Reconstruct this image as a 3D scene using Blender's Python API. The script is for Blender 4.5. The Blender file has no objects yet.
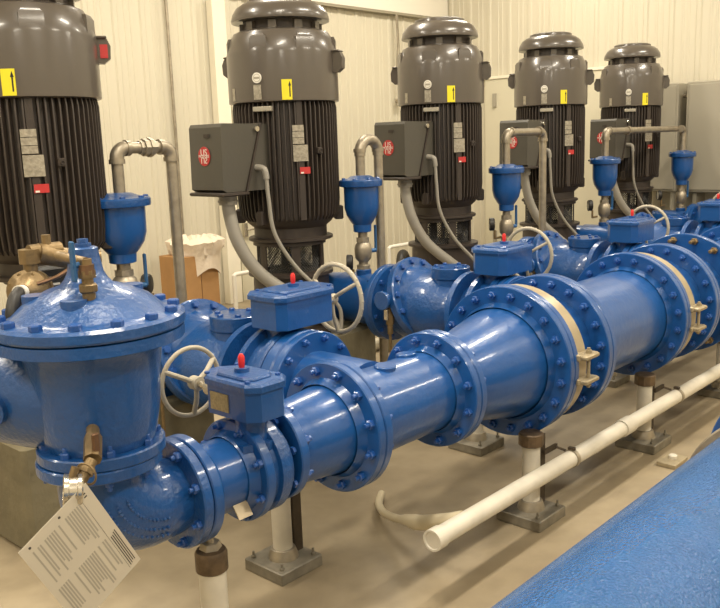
import bpy, math, random
from mathutils import Vector, Matrix, Quaternion
random.seed(7)
sc = bpy.context.scene
COL = sc.collection
PI = math.pi
V = Vector

# ------------------------------------------------------------------ materials
def mat(name, col, rough=.5, metal=0., bump=0., bscale=60., var=0., vscale=4., coat=0., spec=.5, detail=3., dark=None):
    m = bpy.data.materials.new(name); m.use_nodes = True
    nt = m.node_tree; b = nt.nodes['Principled BSDF']
    b.inputs['Base Color'].default_value = (*col, 1)
    b.inputs['Roughness'].default_value = rough
    b.inputs['Metallic'].default_value = metal
    b.inputs['Specular IOR Level'].default_value = spec
    b.inputs['Coat Weight'].default_value = coat
    b.inputs['Coat Roughness'].default_value = .12
    tc = nt.nodes.new('ShaderNodeTexCoord')
    if var:
        n = nt.nodes.new('ShaderNodeTexNoise'); n.inputs['Scale'].default_value = vscale; n.inputs['Detail'].default_value = 6
        nt.links.new(tc.outputs['Object'], n.inputs['Vector'])
        r = nt.nodes.new('ShaderNodeValToRGB')
        d = dark or tuple(c * (1 - var) for c in col)
        r.color_ramp.elements[0].position = .35; r.color_ramp.elements[0].color = (*d, 1)
        r.color_ramp.elements[1].position = .65; r.color_ramp.elements[1].color = (*col, 1)
        nt.links.new(n.outputs['Fac'], r.inputs['Fac']); nt.links.new(r.outputs['Color'], b.inputs['Base Color'])
    if bump:
        n = nt.nodes.new('ShaderNodeTexNoise'); n.inputs['Scale'].default_value = bscale; n.inputs['Detail'].default_value = detail
        nt.links.new(tc.outputs['Object'], n.inputs['Vector'])
        bp = nt.nodes.new('ShaderNodeBump'); bp.inputs['Strength'].default_value = bump; bp.inputs['Distance'].default_value = .01 if bump < 1 else .010
        nt.links.new(n.outputs['Fac'], bp.inputs['Height']); nt.links.new(bp.outputs['Normal'], b.inputs['Normal'])
    return m

BLUE = mat('blue_enamel', (.008, .078, .285), .34, bump=.2, bscale=30, coat=.4, var=.12, vscale=9)
CAST = mat('blue_enamel_casting', (.008, .074, .268), .35, bump=.40, bscale=60, coat=.5, var=.15, vscale=12)
ROUGHBLUE = mat('blue_textured_coating', (.022, .115, .33), 0.13, bump=1.0, bscale=150, coat=.0, var=.1, vscale=15, detail=2)
BOLTM = mat('blue_painted_bolts', (.012, .072, .285), .35, coat=.3)
HOOD = mat('dark_grey_motor_paint', (.088, .074, .060), .30, bump=.05, bscale=25, coat=.35)
FRAMEM = mat('black_motor_castings', (.040, .030, .024), .5, bump=.08, bscale=40)
JBOX = mat('dark_grey_box_paint', (.070, .064, .052), .42, bump=.05, bscale=40)
SCREENM = mat('black_screen_metal', (.012, .011, .010), .55)
GALV = mat('galvanised_steel', (.40, .35, .27), .42, metal=.65, bump=.12, bscale=40, var=.25, vscale=18)
STEEL = mat('stainless_steel', (.62, .58, .50), .25, metal=.9)
CONDM = mat('grey_flexible_conduit', (.30, .28, .24), .5, coat=.1)
BRASS = mat('weathered_brass', (.27, .19, .095), .42, metal=.6, bump=.2, bscale=60, var=.35, vscale=25)
BRONZE = mat('brown_bronze', (.22, .125, .07), .42, metal=.6, var=.3, vscale=30)
WHEELM = mat('cream_handwheel_paint', (.40, .36, .28), .42, bump=.1, bscale=50)
BAND = mat('tan_band', (.42, .345, .23), .38, metal=.3, var=.2, vscale=12)
LUGM = mat('tan_lug_metal', (.42, .35, .23), .45, metal=.35, var=.25, vscale=25)
YELLOWM = mat('yellow_label_vinyl', (.80, .68, .02), .5)
BLACK = mat('black_ink', (.012, .012, .012), .6)
WHITE = mat('white_enamel', (.75, .72, .64), .5)
PLATEM = mat('aluminium_nameplate', (.42, .38, .30), .45, metal=.4, bump=.35, bscale=260, var=.35, vscale=60)
GOLDPL = mat('brass_nameplate', (.48, .38, .20), .4, metal=.5, bump=.3, bscale=300, var=.3, vscale=120)
RED = mat('red_label_vinyl', (.48, .03, .03), .5)
REDP = mat('red_pointer_plastic', (.62, .02, .02), .4)
PVC = mat('white_pvc', (.66, .615, .52), .42, var=.14, vscale=9)
DULLPVC = mat('cream_pvc', (.55, .50, .38), .5, var=.15, vscale=6)
RUST = mat('brown_rusty_steel', (.17, .12, .075), .45, metal=.6, bump=.4, bscale=40, var=.4, vscale=25)
STRUT = mat('dark_brown_channel_steel', (.085, .062, .04), .6, metal=.3, var=.3, vscale=30)
PADM = mat('grey_base_plate', (.25, .225, .175), .5, metal=.35, bump=.2, bscale=30, var=.3, vscale=18)
CONC = mat('pedestal_concrete', (.20, .175, .11), .85, bump=.5, bscale=20, var=.25, vscale=7)
CARDB = mat('brown_cardboard', (.40, .22, .085), .8, var=.1, vscale=10)
BAG = mat('clear_plastic_bag', (.72, .62, .50), .35, bump=.8, bscale=22)
PAPER = mat('cream_paper_card', (.62, .56, .45), .6)
INK = mat('grey_print', (.40, .365, .295), .7)
DINK = mat('dark_print', (.07, .06, .05), .7)
CAB = mat('grey_cabinet_enamel', (.36, .33, .26), .45, bump=.03, bscale=10)
LEVER = mat('blue_lever_grip', (.02, .10, .25), .45)
BLACKR = mat('black_rubber', (.012, .011, .010), .5)
WALLM = mat('cream_ribbed_panel', (.62, .575, .455), .5, bump=.03, bscale=3, var=.05, vscale=.6)
WALLU = mat('upper_panel_lit_white', (.82, .78, .68), .5)  # whiter than the ribbed wall: light of lamps close by put into the colour
DOORM = mat('cream_door_paint', (.62, .58, .445), .45)
TRIMM = mat('white_trim_paint', (.82, .77, .63), .45)
CEILM = mat('white_ceiling_panel', (.75, .72, .62), .7)

def floor_mat():
    m = bpy.data.materials.new('stained_sealed_concrete'); m.use_nodes = True
    nt = m.node_tree; b = nt.nodes['Principled BSDF']; tc = nt.nodes.new('ShaderNodeTexCoord')
    n1 = nt.nodes.new('ShaderNodeTexNoise'); n1.inputs['Scale'].default_value = 1.1; n1.inputs['Detail'].default_value = 8; n1.inputs['Distortion'].default_value = .6
    n2 = nt.nodes.new('ShaderNodeTexNoise'); n2.inputs['Scale'].default_value = 9; n2.inputs['Detail'].default_value = 8
    nt.links.new(tc.outputs['Object'], n1.inputs['Vector']); nt.links.new(tc.outputs['Object'], n2.inputs['Vector'])
    r = nt.nodes.new('ShaderNodeValToRGB'); e = r.color_ramp.elements
    e[0].position = .3; e[0].color = (.235, .185, .115, 1); e[1].position = .68; e[1].color = (.385, .315, .21, 1)
    nt.links.new(n1.outputs['Fac'], r.inputs['Fac'])
    r2 = nt.nodes.new('ShaderNodeValToRGB'); e = r2.color_ramp.elements
    e[0].position = .3; e[0].color = (.78, .78, .78, 1); e[1].position = .6; e[1].color = (1, 1, 1, 1)
    nt.links.new(n2.outputs['Fac'], r2.inputs['Fac'])
    mx = nt.nodes.new('ShaderNodeMix'); mx.data_type = 'RGBA'; mx.blend_type = 'MULTIPLY'; mx.inputs['Factor'].default_value = .6
    nt.links.new(r.outputs['Color'], mx.inputs['A']); nt.links.new(r2.outputs['Color'], mx.inputs['B'])
    nt.links.new(mx.outputs['Result'], b.inputs['Base Color'])
    b.inputs['Roughness'].default_value = .48
    bp = nt.nodes.new('ShaderNodeBump'); bp.inputs['Strength'].default_value = .12; bp.inputs['Distance'].default_value = .01
    nt.links.new(n2.outputs['Fac'], bp.inputs['Height']); nt.links.new(bp.outputs['Normal'], b.inputs['Normal'])
    return m
FLOOR = floor_mat()

# ------------------------------------------------------------------ mesh builder
def basis(axis):
    a = V(axis).normalized()
    h = V((0, 0, 1)) if abs(a.z) < .9 else V((1, 0, 0))
    u = h.cross(a).normalized(); w = a.cross(u)
    return u, w, a

class MB:
    def __init__(s): s.v = []; s.f = []
    def add(s, vs, fs):
        n = len(s.v); s.v += [tuple(p) for p in vs]; s.f += [tuple(n + i for i in f) for f in fs]; return s
    def lathe(s, prof, o=(0, 0, 0), axis=(0, 0, 1), seg=40, closed=False, a0=0., a1=2 * PI, caps=True):
        """prof: list of (radius, height) along axis."""
        u, w, a = basis(axis); o = V(o); full = abs(a1 - a0 - 2 * PI) < 1e-6
        n = seg if full else seg + 1; vs = []; fs = []
        for r, h in prof:
            for k in range(n):
                t = a0 + (a1 - a0) * k / seg
                vs.append(o + a * h + (u * math.cos(t) + w * math.sin(t)) * max(r, 1e-5))
        m = len(prof)
        rows = m if closed else m - 1
        for i in range(rows):
            j = (i + 1) % m
            for k in range(seg):
                k2 = (k + 1) % n
                fs.append((i * n + k, i * n + k2, j * n + k2, j * n + k))
        if caps and not closed and full:
            if prof[0][0] > 1e-4: fs.append(tuple(range(n - 1, -1, -1)))
            if prof[-1][0] > 1e-4: fs.append(tuple((m - 1) * n + k for k in range(n)))
        return s.add(vs, fs)
    def cyl(s, o, p, r, seg=24, r2=None):
        o = V(o); d = V(p) - o
        return s.lathe([(r, 0), (r if r2 is None else r2, d.length)], o, d, seg)
    def disc(s, o, axis, r, t, seg=40, b=.004, ri=0):
        """bevelled disc or ring of thickness t starting at o"""
        if ri: return s.lathe([(ri, 0), (r - b, 0), (r, b), (r, t - b), (r - b, t), (ri, t)], o, axis, seg, closed=True)
        return s.lathe([(r - b, 0), (r, b), (r, t - b), (r - b, t)], o, axis, seg)
    def box(s, c, d, rot=None, b=0.):
        c = V(c); x, y, z = [k / 2 for k in d]; M = rot or Matrix.Identity(3)
        if b <= 0:
            vs = [c + M @ V((i * x, j * y, k * z)) for i in (-1, 1) for j in (-1, 1) for k in (-1, 1)]
            return s.add(vs, [(0, 1, 3, 2), (4, 6, 7, 5), (0, 4, 5, 1), (2, 3, 7, 6), (0, 2, 6, 4), (1, 5, 7, 3)])
        pts = [(x - b, y), (x, y - b), (x, -y + b), (x - b, -y), (-x + b, -y), (-x, -y + b), (-x, y - b), (-x + b, y)][::-1]
        pin = [(px * (x - b) / x, py * (y - b) / y) for px, py in pts]
        rings = [(pin, -z), (pts, -z + b), (pts, z - b), (pin, z)]
        vs = [c + M @ V((px, py, h)) for R, h in rings for px, py in R]; n = 8; fs = []
        for i in range(3):
            for k in range(n): fs.append((i * n + k, i * n + (k + 1) % n, (i + 1) * n + (k + 1) % n, (i + 1) * n + k))
        fs += [tuple(range(n - 1, -1, -1)), tuple(3 * n + k for k in range(n))]
        return s.add(vs, fs)
    def prism(s, poly, z0, z1, M=None, o=(0, 0, 0), inset=0.):
        """polygon in XY (ccw) extruded in Z, optionally rotated by M and moved to o; inset bevels the top"""
        M = M or Matrix.Identity(3); o = V(o); n = len(poly)
        cx = sum(p[0] for p in poly) / n; cy = sum(p[1] for p in poly) / n
        def sc_(p, k):
            d = math.hypot(p[0] - cx, p[1] - cy); q = (d - k) / d
            return (cx + (p[0] - cx) * q, cy + (p[1] - cy) * q)
        rings = [(poly, z0), (poly, z1 - inset)]
        if inset: rings.append(([sc_(p, inset) for p in poly], z1))
        vs = [o + M @ V((px, py, h)) for R, h in rings for px, py in R]; fs = []
        for i in range(len(rings) - 1):
            for k in range(n): fs.append((i * n + k, i * n + (k + 1) % n, (i + 1) * n + (k + 1) % n, (i + 1) * n + k))
        fs += [tuple(range(n - 1, -1, -1)), tuple((len(rings) - 1) * n + k for k in range(n))]
        return s.add(vs, fs)
    def tube(s, path, r, seg=14, smooth=0, ends=True, rad=None):
        P = [V(p) for p in path]
        if smooth:
            Q = []
            for i in range(len(P) - 1):
                p0 = P[max(i - 1, 0)]; p1 = P[i]; p2 = P[i + 1]; p3 = P[min(i + 2, len(P) - 1)]
                for k in range(smooth):
                    t = k / smooth
                    Q.append(.5 * ((2 * p1) + (p2 - p0) * t + (2 * p0 - 5 * p1 + 4 * p2 - p3) * t * t + (3 * p1 - p0 - 3 * p2 + p3) * t ** 3))
            P = Q + [P[-1]]
        n = len(P); vs = []; fs = []
        T = [(P[min(i + 1, n - 1)] - P[max(i - 1, 0)]).normalized() for i in range(n)]
        u, w, _ = basis(T[0])
        for i in range(n):
            u = (u - T[i] * u.dot(T[i])).normalized(); w = T[i].cross(u)
            rr = rad[i] if rad else r
            if callable(r): rr = r(i / (n - 1))
            for k in range(seg):
                t = 2 * PI * k / seg; vs.append(P[i] + (u * math.cos(t) + w * math.sin(t)) * rr)
        for i in range(n - 1):
            for k in range(seg): fs.append((i * seg + k, i * seg + (k + 1) % seg, (i + 1) * seg + (k + 1) % seg, (i + 1) * seg + k))
        if ends: fs += [tuple(range(seg - 1, -1, -1)), tuple((n - 1) * seg + k for k in range(seg))]
        return s.add(vs, fs)
    def arc(s, c, d0, d1, R, r, seg=20, n=12, tail0=0., tail1=0.):
        """quarter bend: starts at c+..., runs along d0 then turns to d1 with bend radius R; c is the sharp corner"""
        c = V(c); d0 = V(d0).normalized(); d1 = V(d1).normalized(); cen = c - d0 * R + d1 * R
        P = []
        if tail0: P.append(c - d0 * (R + tail0))
        for k in range(n + 1):
            t = PI / 2 * k / n; P.append(cen + d0 * math.sin(t) * R - d1 * math.cos(t) * R)
        if tail1: P.append(c + d1 * (R + tail1))
        return s.tube(P, r, seg)
    def torus(s, c, axis, R, r, seg=48, sg=12):
        u, w, a = basis(axis); c = V(c); vs = []; fs = []
        for i in range(seg):
            t = 2 * PI * i / seg; d = u * math.cos(t) + w * math.sin(t)
            for k in range(sg):
                p = 2 * PI * k / sg; vs.append(c + d * (R + r * math.cos(p)) + a * r * math.sin(p))
        for i in range(seg):
            for k in range(sg): fs.append((i * sg + k, ((i + 1) % seg) * sg + k, ((i + 1) % seg) * sg + (k + 1) % sg, i * sg + (k + 1) % sg))
        return s.add(vs, fs)
    def ball(s, c, r, sx=1, sy=1, sz=1, seg=24, ring=14):
        vs = []; fs = []; c = V(c)
        for i in range(ring + 1):
            p = PI * i / ring
            for k in range(seg):
                t = 2 * PI * k / seg
                vs.append(c + V((r * sx * max(math.sin(p), 1e-4) * math.cos(t), r * sy * max(math.sin(p), 1e-4) * math.sin(t), -r * sz * math.cos(p))))
        for i in range(ring):
            for k in range(seg): fs.append((i * seg + k, i * seg + (k + 1) % seg, (i + 1) * seg + (k + 1) % seg, (i + 1) * seg + k))
        return s.add(vs, fs)
    def build(s, name, m, parent=None, loc=None, smooth=True, ang=32):
        me = bpy.data.meshes.new(name); me.from_pydata(s.v, [], s.f); me.materials.append(m)
        import bmesh
        bm = bmesh.new(); bm.from_mesh(me); bmesh.ops.recalc_face_normals(bm, faces=bm.faces); bm.to_mesh(me); bm.free()
        if smooth:
            me.shade_smooth(); me.set_sharp_from_angle(angle=math.radians(ang))
        o = bpy.data.objects.new(name, me); COL.objects.link(o)
        if parent: o.parent = parent
        if loc: o.location = loc
        return o

def thing(name, label, cat, loc=(0, 0, 0), rz=0, group=None):
    o = bpy.data.objects.new(name, None); COL.objects.link(o); o.empty_display_size = .1
    o.location = loc; o.rotation_euler = (0, 0, rz); o['label'] = label; o['category'] = cat
    if group: o['group'] = group
    return o
def tag(o, label, cat, group=None):
    o['label'] = label; o['category'] = cat
    if group: o['group'] = group
    return o
def struct(o): o['kind'] = 'structure'; return o
def dup(root, loc=None, label=None, rz=None):
    r = root.copy(); COL.objects.link(r)
    if loc is not None: r.location = loc
    if rz is not None: r.rotation_euler = (0, 0, rz)
    if label: r['label'] = label
    for ch in list(root.children):
        c = ch.copy(); COL.objects.link(c); c.parent = r
        for g in list(ch.children):
            d = g.copy(); COL.objects.link(d); d.parent = c
    return r

_bolt = {}
def bolt_mesh(r, h, m, stud):
    key = (r, h, m.name, stud)
    if key not in _bolt:
        b = MB(); b.lathe([(r * 1.0, 0), (r, h * .8), (r * .82, h)], seg=6)
        if stud: b.lathe([(r * .52, h), (r * .52, h + stud), (r * .4, h + stud + r * .12)], seg=10)
        me = bpy.data.meshes.new('bolt'); me.from_pydata(b.v, [], b.f); me.materials.append(m); _bolt[key] = me
    return _bolt[key]
def bolts(parent, c, axis, R, n, r=.014, h=.016, m=None, stud=.012, a0=None, name='bolt'):
    u, w, a = basis(axis); c = V(c); me = bolt_mesh(r, h, m or BOLTM, stud)
    a0 = PI / n if a0 is None else a0
    for k in range(n):
        t = a0 + 2 * PI * k / n
        o = bpy.data.objects.new(name, me); COL.objects.link(o); o.parent = parent
        o.location = c + (u * math.cos(t) + w * math.sin(t)) * R
        o.rotation_mode = 'QUATERNION'; o.rotation_quaternion = V((0, 0, 1)).rotation_difference(a)

X, Y, Z = V((1, 0, 0)), V((0, 1, 0)), V((0, 0, 1))
HY, HZ = 2.09, .68             # axis of the header

# ------------------------------------------------------------------ setting
XE, YW, XB, YB, ZC = 9.75, 7.28, -4.0, -3.6, 5.0
b = MB(); b.box(((XE + XB) / 2, (YW + YB) / 2, -.05), (XE - XB + .4, YW - YB + .4, .1)); struct(b.build('floor', FLOOR))
b = MB(); b.box(((XE + XB) / 2, (YW + YB) / 2, ZC + .05), (XE - XB + .4, YW - YB + .4, .1)); struct(b.build('ceiling', CEILM))
def ribbed(name, length, h, M, o, m, z0=0., pitch=.305):
    """ribbed metal liner panel: trapezoid major ribs and shallow minor ones, as one solid sheet"""
    prof = []; x = 0
    while x < length - 1e-6:
        for dx, d in [(0, 0), (.045, 0), (.06, .015), (.10, .015), (.115, 0), (.175, 0), (.182, .006), (.2, .006), (.207, 0), (.24, 0), (.247, .006), (.265, .006), (.272, 0)]:
            if x + dx <= length: prof.append((x + dx, d))
        x += pitch
    prof.append((length, 0))
    n = len(prof); vs = []; fs = []
    for (px, d) in prof: vs += [V(o) + M @ V((px, d, z0)), V(o) + M @ V((px, d, h))]
    for (px, d) in prof: vs += [V(o) + M @ V((px, -.08, z0)), V(o) + M @ V((px, -.08, h))]
    for i in range(n - 1):
        a, c = 2 * i, 2 * n + 2 * i
        fs += [(a, a + 2, a + 3, a + 1), (c, c + 1, c + 3, c + 2), (a + 1, a + 3, c + 3, c + 1), (a, c, c + 2, a + 2)]
    fs += [(0, 1, 2 * n + 1, 2 * n), (2 * n - 2, 4 * n - 2, 4 * n - 1, 2 * n - 1)]
    bb = MB(); bb.add(vs, fs); return struct(bb.build(name, m, smooth=False))
Mback = Matrix(((1, 0, 0), (0, -1, 0), (0, 0, 1)))          # ribs face -Y
ribbed('wall_back', XE - XB, ZC, Mback, (XB, YW, 0), WALLM)
Mend = Matrix(((0, -1, 0), (1, 0, 0), (0, 0, 1)))            # runs along Y, ribs face -X
ribbed('wall_end', YW - YB, ZC, Mend, (XE, YB, 0), WALLM)
b = MB(); b.box(((XE + XB) / 2, YB - .05, ZC / 2), (XE - XB, .1, ZC)); struct(b.build('wall_right', WALLM, smooth=False))
b = MB(); b.box((XB - .05, (YW + YB) / 2, ZC / 2), (.1, YW - YB, ZC)); struct(b.build('wall_near', WALLM, smooth=False))
# girt line with the smooth panel above it on the back wall, lamp light painted in as white
b = MB(); b.box(((5.95 + XE) / 2, YW - .06, 3.25), (XE - 5.95 - .03, .06, .03)); struct(b.build('trim_1', mat('grey_girt_paint', (.30, .27, .20), .6), smooth=False))
b = MB(); b.box(((5.95 + XE) / 2, YW - .05, 4.13), (XE - 5.95 - .03, .05, 1.72)); struct(b.build('trim_2', WALLU, smooth=False))
# white post beside the door in the back wall
b = MB(); b.box((5.77, YW - .07, 1.58), (.17, .09, 3.15)); struct(b.build('trim_3', TRIMM, smooth=False))
d1 = MB(); d1.box((6.40, YW - .045, 1.06), (.98, .04, 2.12)); d1 = struct(d1.build('door_1', DOORM, smooth=False))
b = MB(); b.box((5.97, YW - .09, .78), (.05, .05, .16), b=.008); b.cyl((5.97, YW - .12, .78), (6.07, YW - .12, .78), .012); b.build('door_handle', STEEL, d1)
# cream smooth lower panel and door on the end wall
b = MB(); b.box((XE - .045, 5.70, 1.21), (.04, 1.75, 2.42)); struct(b.build('door_2', DOORM, smooth=False))
b = MB(); b.box((XE - .075, 6.42, 2.15), (.03, .05, .17)); b.box((XE - .075, 6.42, .35), (.03, .05, .17)); b.build('door_hinge', CAB, bpy.data.objects['door_2'])
b = MB(); b.box((XE - .05, 5.70, 2.44), (.06, 1.9, .035)); struct(b.build('trim_4', TRIMM, smooth=False))
b = MB(); b.box((XE - .05, (YB + 4.78) / 2, .55), (.05, 4.78 - YB, 1.1)); struct(b.build('trim_5', TRIMM, smooth=False))

# ------------------------------------------------------------------ vertical motors
def fins(b, r0, r1, z0, z1, angs, w=.007):
    for t in angs:
        d = V((math.cos(t), math.sin(t), 0)); e = V((-d.y, d.x, 0))
        zt = [(z0, r0 + .004), (z0 + .03, r1 - .008), (z0 + .12, r1), (z1 - .05, r1), (z1, r1 - .01)]
        vs = []
        for z, rr in zt:
            for rad, sgn in ((r0 - .01, -1), (rr, -1), (rr, 1), (r0 - .01, 1)):
                vs.append(d * rad + e * (sgn * w * (1 if rad < r0 else .55)) + V((0, 0, z)))
        fs = []
        for i in range(len(zt) - 1):
            for k in range(4): fs.append((4 * i + k, 4 * i + (k + 1) % 4, 4 * i + 4 + (k + 1) % 4, 4 * i + 4 + k))
        fs += [(3, 2, 1, 0), tuple(4 * (len(zt) - 1) + k for k in range(4))]
        b.add(vs, fs)

def on_cyl(R, t, z): return V((R * math.cos(t), R * math.sin(t), z))
def curved_plate(R, t0, t1, z0, z1, th=.003, n=8):
    b = MB(); vs = []; fs = []
    for i in range(n + 1):
        t = t0 + (t1 - t0) * i / n
        vs += [on_cyl(R, t, z0), on_cyl(R, t, z1), on_cyl(R + th, t, z1), on_cyl(R + th, t, z0)]
    for i in range(n):
        a = 4 * i
        for k in range(4): fs.append((a + k, a + (k + 1) % 4, a + 4 + (k + 1) % 4, a + 4 + k))
    fs += [(3, 2, 1, 0), (4 * n, 4 * n + 1, 4 * n + 2, 4 * n + 3)]
    return b.add(vs, fs)

def text(s, size, m, parent, M, name='lettering'):
    cu = bpy.data.curves.new(name, 'FONT'); cu.body = s; cu.size = size; cu.extrude = .0006; cu.align_x = 'CENTER'; cu.align_y = 'CENTER'
    t = bpy.data.objects.new(name, cu); COL.objects.link(t)
    dg = bpy.context.evaluated_depsgraph_get(); dg.update()
    me = bpy.data.meshes.new_from_object(t.evaluated_get(dg)); bpy.data.objects.remove(t)
    me.transform(M); me.materials.clear(); me.materials.append(m)
    o = bpy.data.objects.new(name, me); COL.objects.link(o); o.parent = parent; return o

# local frame of a motor: origin on the floor under the shaft; the plates face the header (-Y) and -X
def zc(z): return z if z <= 1.945 else 1.945 + (z - 1.945) * .90
def make_motor(label):
    t = thing('vertical_motor', label, 'motor', group=None)
    # finned frame
    b = MB()
    b.lathe([(.20, 1.095), (.235, 1.10), (.235, 1.17), (.27, 1.20), (.292, 1.23), (.296, 1.6), (.292, 1.96)], seg=56)
    FACE = -2.05     # direction of the smooth strip
    angs = [2 * PI * k / 62 for k in range(62)]
    def clear(a):
        d = (a - FACE + PI) % (2 * PI) - PI
        d2 = (a - (FACE + PI) + PI) % (2 * PI) - PI
        return abs(d) > .07 and abs(d2) > .07
    fins(b, .292, .327, 1.22, 1.955, [a for a in angs if clear(a)])
    for a in (FACE, FACE + PI):
        M3 = Matrix.Rotation(a, 3, 'Z'); b.box(M3 @ V((.308, 0, 1.59)), (.03, .036, .72), M3)
    b.lathe([(.262, 1.085), (.272, 1.09), (.272, 1.105), (.262, 1.11)], seg=56)
    b.build('finned_frame', FRAMEM, t)
    # feet / jacking lugs at the lower rim
    b = MB()
    for a in (-.75, PI - .75, -2.9, .4):
        b = MB(); M3 = Matrix.Rotation(a, 3, 'Z'); b.box(M3 @ V((.315, 0, 1.245)), (.06, .05, .09), M3, b=.008); b.build('lower_lug', FRAMEM, t)
    # hood
    b = MB()
    b.lathe([(q, zc(z)) for q, z in [(.336, 1.94), (.345, 1.945), (.345, 2.26), (.338, 2.30), (.322, 2.355), (.295, 2.405), (.262, 2.42), (.235, 2.42)]], seg=72)
    b.lathe([(.29, 1.945), (.336, 1.94)], seg=72, caps=False)
    for a in (-2.75, -1.9, -.85, .3, 1.4, 2.5):                    # raised vertical flats on the shoulder
        M3 = Matrix.Rotation(a, 3, 'Z')
        b.prism([(-.03, -.055), (.03, -.055), (.03, .055), (-.03, .055)], 0, .14, M3, M3 @ V((.308, 0, 2.19)), inset=.02)
    b.build('hood', HOOD, t)
    b = MB(); b.lathe([(.348, 2.118), (.348, 2.121)], seg=40, a0=-2.1, a1=-1.2, caps=False)
    # neck with dark air slots
    b = MB(); b.lathe([(.232, 2.34), (.232, 2.43)], seg=56)
    b.build('neck', FRAMEM, t)
    for k in range(10):
        b = MB(); a = 2 * PI * k / 10; M3 = Matrix.Rotation(a, 3, 'Z'); b.box(M3 @ V((.24, 0, 2.385)), (.03, .05, .065), M3); b.build('neck_spacer', HOOD, t)
    # cap
    b = MB(); b.lathe([(q, zc(z)) for q, z in [(.225, 2.49), (.285, 2.478), (.302, 2.482), (.304, 2.497), (.296, 2.53), (.272, 2.572), (.235, 2.60), (.20, 2.612), (.196, 2.632), (.17, 2.642), (.0, 2.644)]], seg=72)
    b.build('cap', HOOD, t)
    b = MB(); b.torus((.235, -.02, 2.53), (0, 1, 0), .018, .006, 20, 8); b.build('lifting_eye', HOOD, t)
    # lifting lugs (hooked ears) on the hood
    for a in (-1.15, PI - 1.15):
        M3 = Matrix.Rotation(a, 3, 'Z'); b = MB()
        poly = [(-.02, -.06), (.03, -.065), (.062, -.04), (.066, .02), (.05, .055), (-.02, .06)]
        M2 = M3 @ Matrix(((1, 0, 0), (0, 0, -1), (0, 1, 0)))
        b.prism(poly, -.028, .028, M2, M3 @ V((.340, 0, 2.175)))
        b.box(M3 @ V((.36, 0, 2.237)), (.06, .085, .012), M3, b=.004)
        b.build('lifting_lug', HOOD, t)
    # junction box on -X
    b = MB()
    x0, x1, y0, y1 = -.62, -.40, -.13, .17
    prof = [(x0 - .012, 1.44), (x0 + .012, 1.425), (-.47, 1.425), (-.335, 1.815), (x0 + .01, 1.82), (x0 - .004, 1.80)]
    My = Matrix(((1, 0, 0), (0, 0, -1), (0, 1, 0)))
    jb = MB(); jb.prism([(p[0], p[1]) for p in prof], -y1, -y0, My)
    jb = jb.build('junction_box', JBOX, t, ang=20)
    b = MB(); b.prism([(-.462, 1.425), (-.20, 1.425), (-.20, 1.815), (-.325, 1.815)], -y1 - .004, -y0 + .004, My); b.build('box_base', JBOX, jb, ang=20)
    b = MB(); b.prism([(-.470, 1.42), (-.456, 1.42), (-.320, 1.82), (-.334, 1.82)], -y1 - .012, -y0 + .012, My); b.build('box_joint', FRAMEM, jb, ang=20)
    b = MB(); b.box((-.545, .02, 1.412), (.20, .33, .022), b=.006); b.build('box_bottom_plate', FRAMEM, jb)
    b = MB()
    b.cyl((-.365, y0 - .02, 1.785), (-.365, y0 - .002, 1.785), .016, 12); b.build('box_clip', STEEL, jb)
    # round red emblem on the box face, letters over a white band
    b = MB(); b.disc((x0 - .010, .03, 1.635), (-1, 0, 0), 0.056, .003, 32, b=.001); em = b.build('emblem', RED, jb)
    Mt = Matrix.Translation(V((x0 - .0137, .03, 1.635))) @ Matrix(((0, 0, -1), (-1, 0, 0), (0, 1, 0))).to_4x4()
    text('US', .054, WHITE, jb, Mt @ Matrix.Translation(V((0, .021, 0))), 'emblem_lettering')
    text('MOTORS', .024, WHITE, jb, Mt @ Matrix.Translation(V((0, 0, 0.0004))), 'emblem_lettering')
    text('US', .052, WHITE, jb, Mt @ Matrix.Translation(V((0, -.021, 0))) @ Matrix.Diagonal((1, -1, 1, 1)), 'emblem_lettering')
    b = MB(); b.box((x0 - .010, .00, 1.752), (.004, .05, .02)); b.build('box_marking', FRAMEM, jb)
    # stickers on the hood, seen from -X-Y
    R = .3455
    b = curved_plate(R, -2.35, -2.175, 1.948, 2.065); b.build('yellow_label', YELLOWM, t)
    b = curved_plate(R + .0031, -2.222, -2.202, 1.965, 2.035, th=.0008, n=2)
    b.add([on_cyl(R + .0036, -2.236, 2.028), on_cyl(R + .0036, -2.188, 2.028), on_cyl(R + .0036, -2.212, 2.055), on_cyl(R + .0046, -2.236, 2.028), on_cyl(R + .0046, -2.188, 2.028), on_cyl(R + .0046, -2.212, 2.055)],
          [(0, 2, 1), (3, 4, 5), (0, 1, 4, 3), (1, 2, 5, 4), (2, 0, 3, 5)])
    b.build('label_arrow', BLACK, t)
    aa = -2.78; d = V((math.cos(aa), math.sin(aa), 0))
    b = MB(); b.disc(d * R + V((0, 0, 2.08)), d, .031, .004, 28, b=.001); rd = b.build('round_badge', WHITE, t)
    b = MB(); b.torus(d * (R + .004) + V((0, 0, 2.08)), d, .022, .0015, 28, 6); e = V((-d.y, d.x, 0)); b.box(d * (R + .004) + V((0, 0, 2.08)), (.002, .036, .012), Matrix((d, e, Z)).transposed()); b.build('badge_print', CAB, rd)
    curved_plate(R, -2.855, -2.71, 1.955, 2.04).build('hood_plate', PLATEM, t)
    curved_plate(R, -3.42, -3.33, 1.955, 2.03).build('hood_plate', PLATEM, t)
    # nameplates on the fins
    R = .3285
    for k in range(3): curved_plate(R, -2.20, -1.985, 1.765 - .038 * k, 1.80 - .038 * k).build('nameplate', PLATEM, t)
    curved_plate(R, -2.20, -1.92, 1.585, 1.683).build('nameplate', PLATEM, t)
    curved_plate(R, -2.09, -1.89, 1.51, 1.55).build('red_label', RED, t)
    curved_plate(R + .0035, -2.075, -2.02, 1.512, 1.521, th=.0008).build('label_print', WHITE, t)
    a = -1.70; M3 = Matrix.Rotation(a, 3, 'Z')
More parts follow.
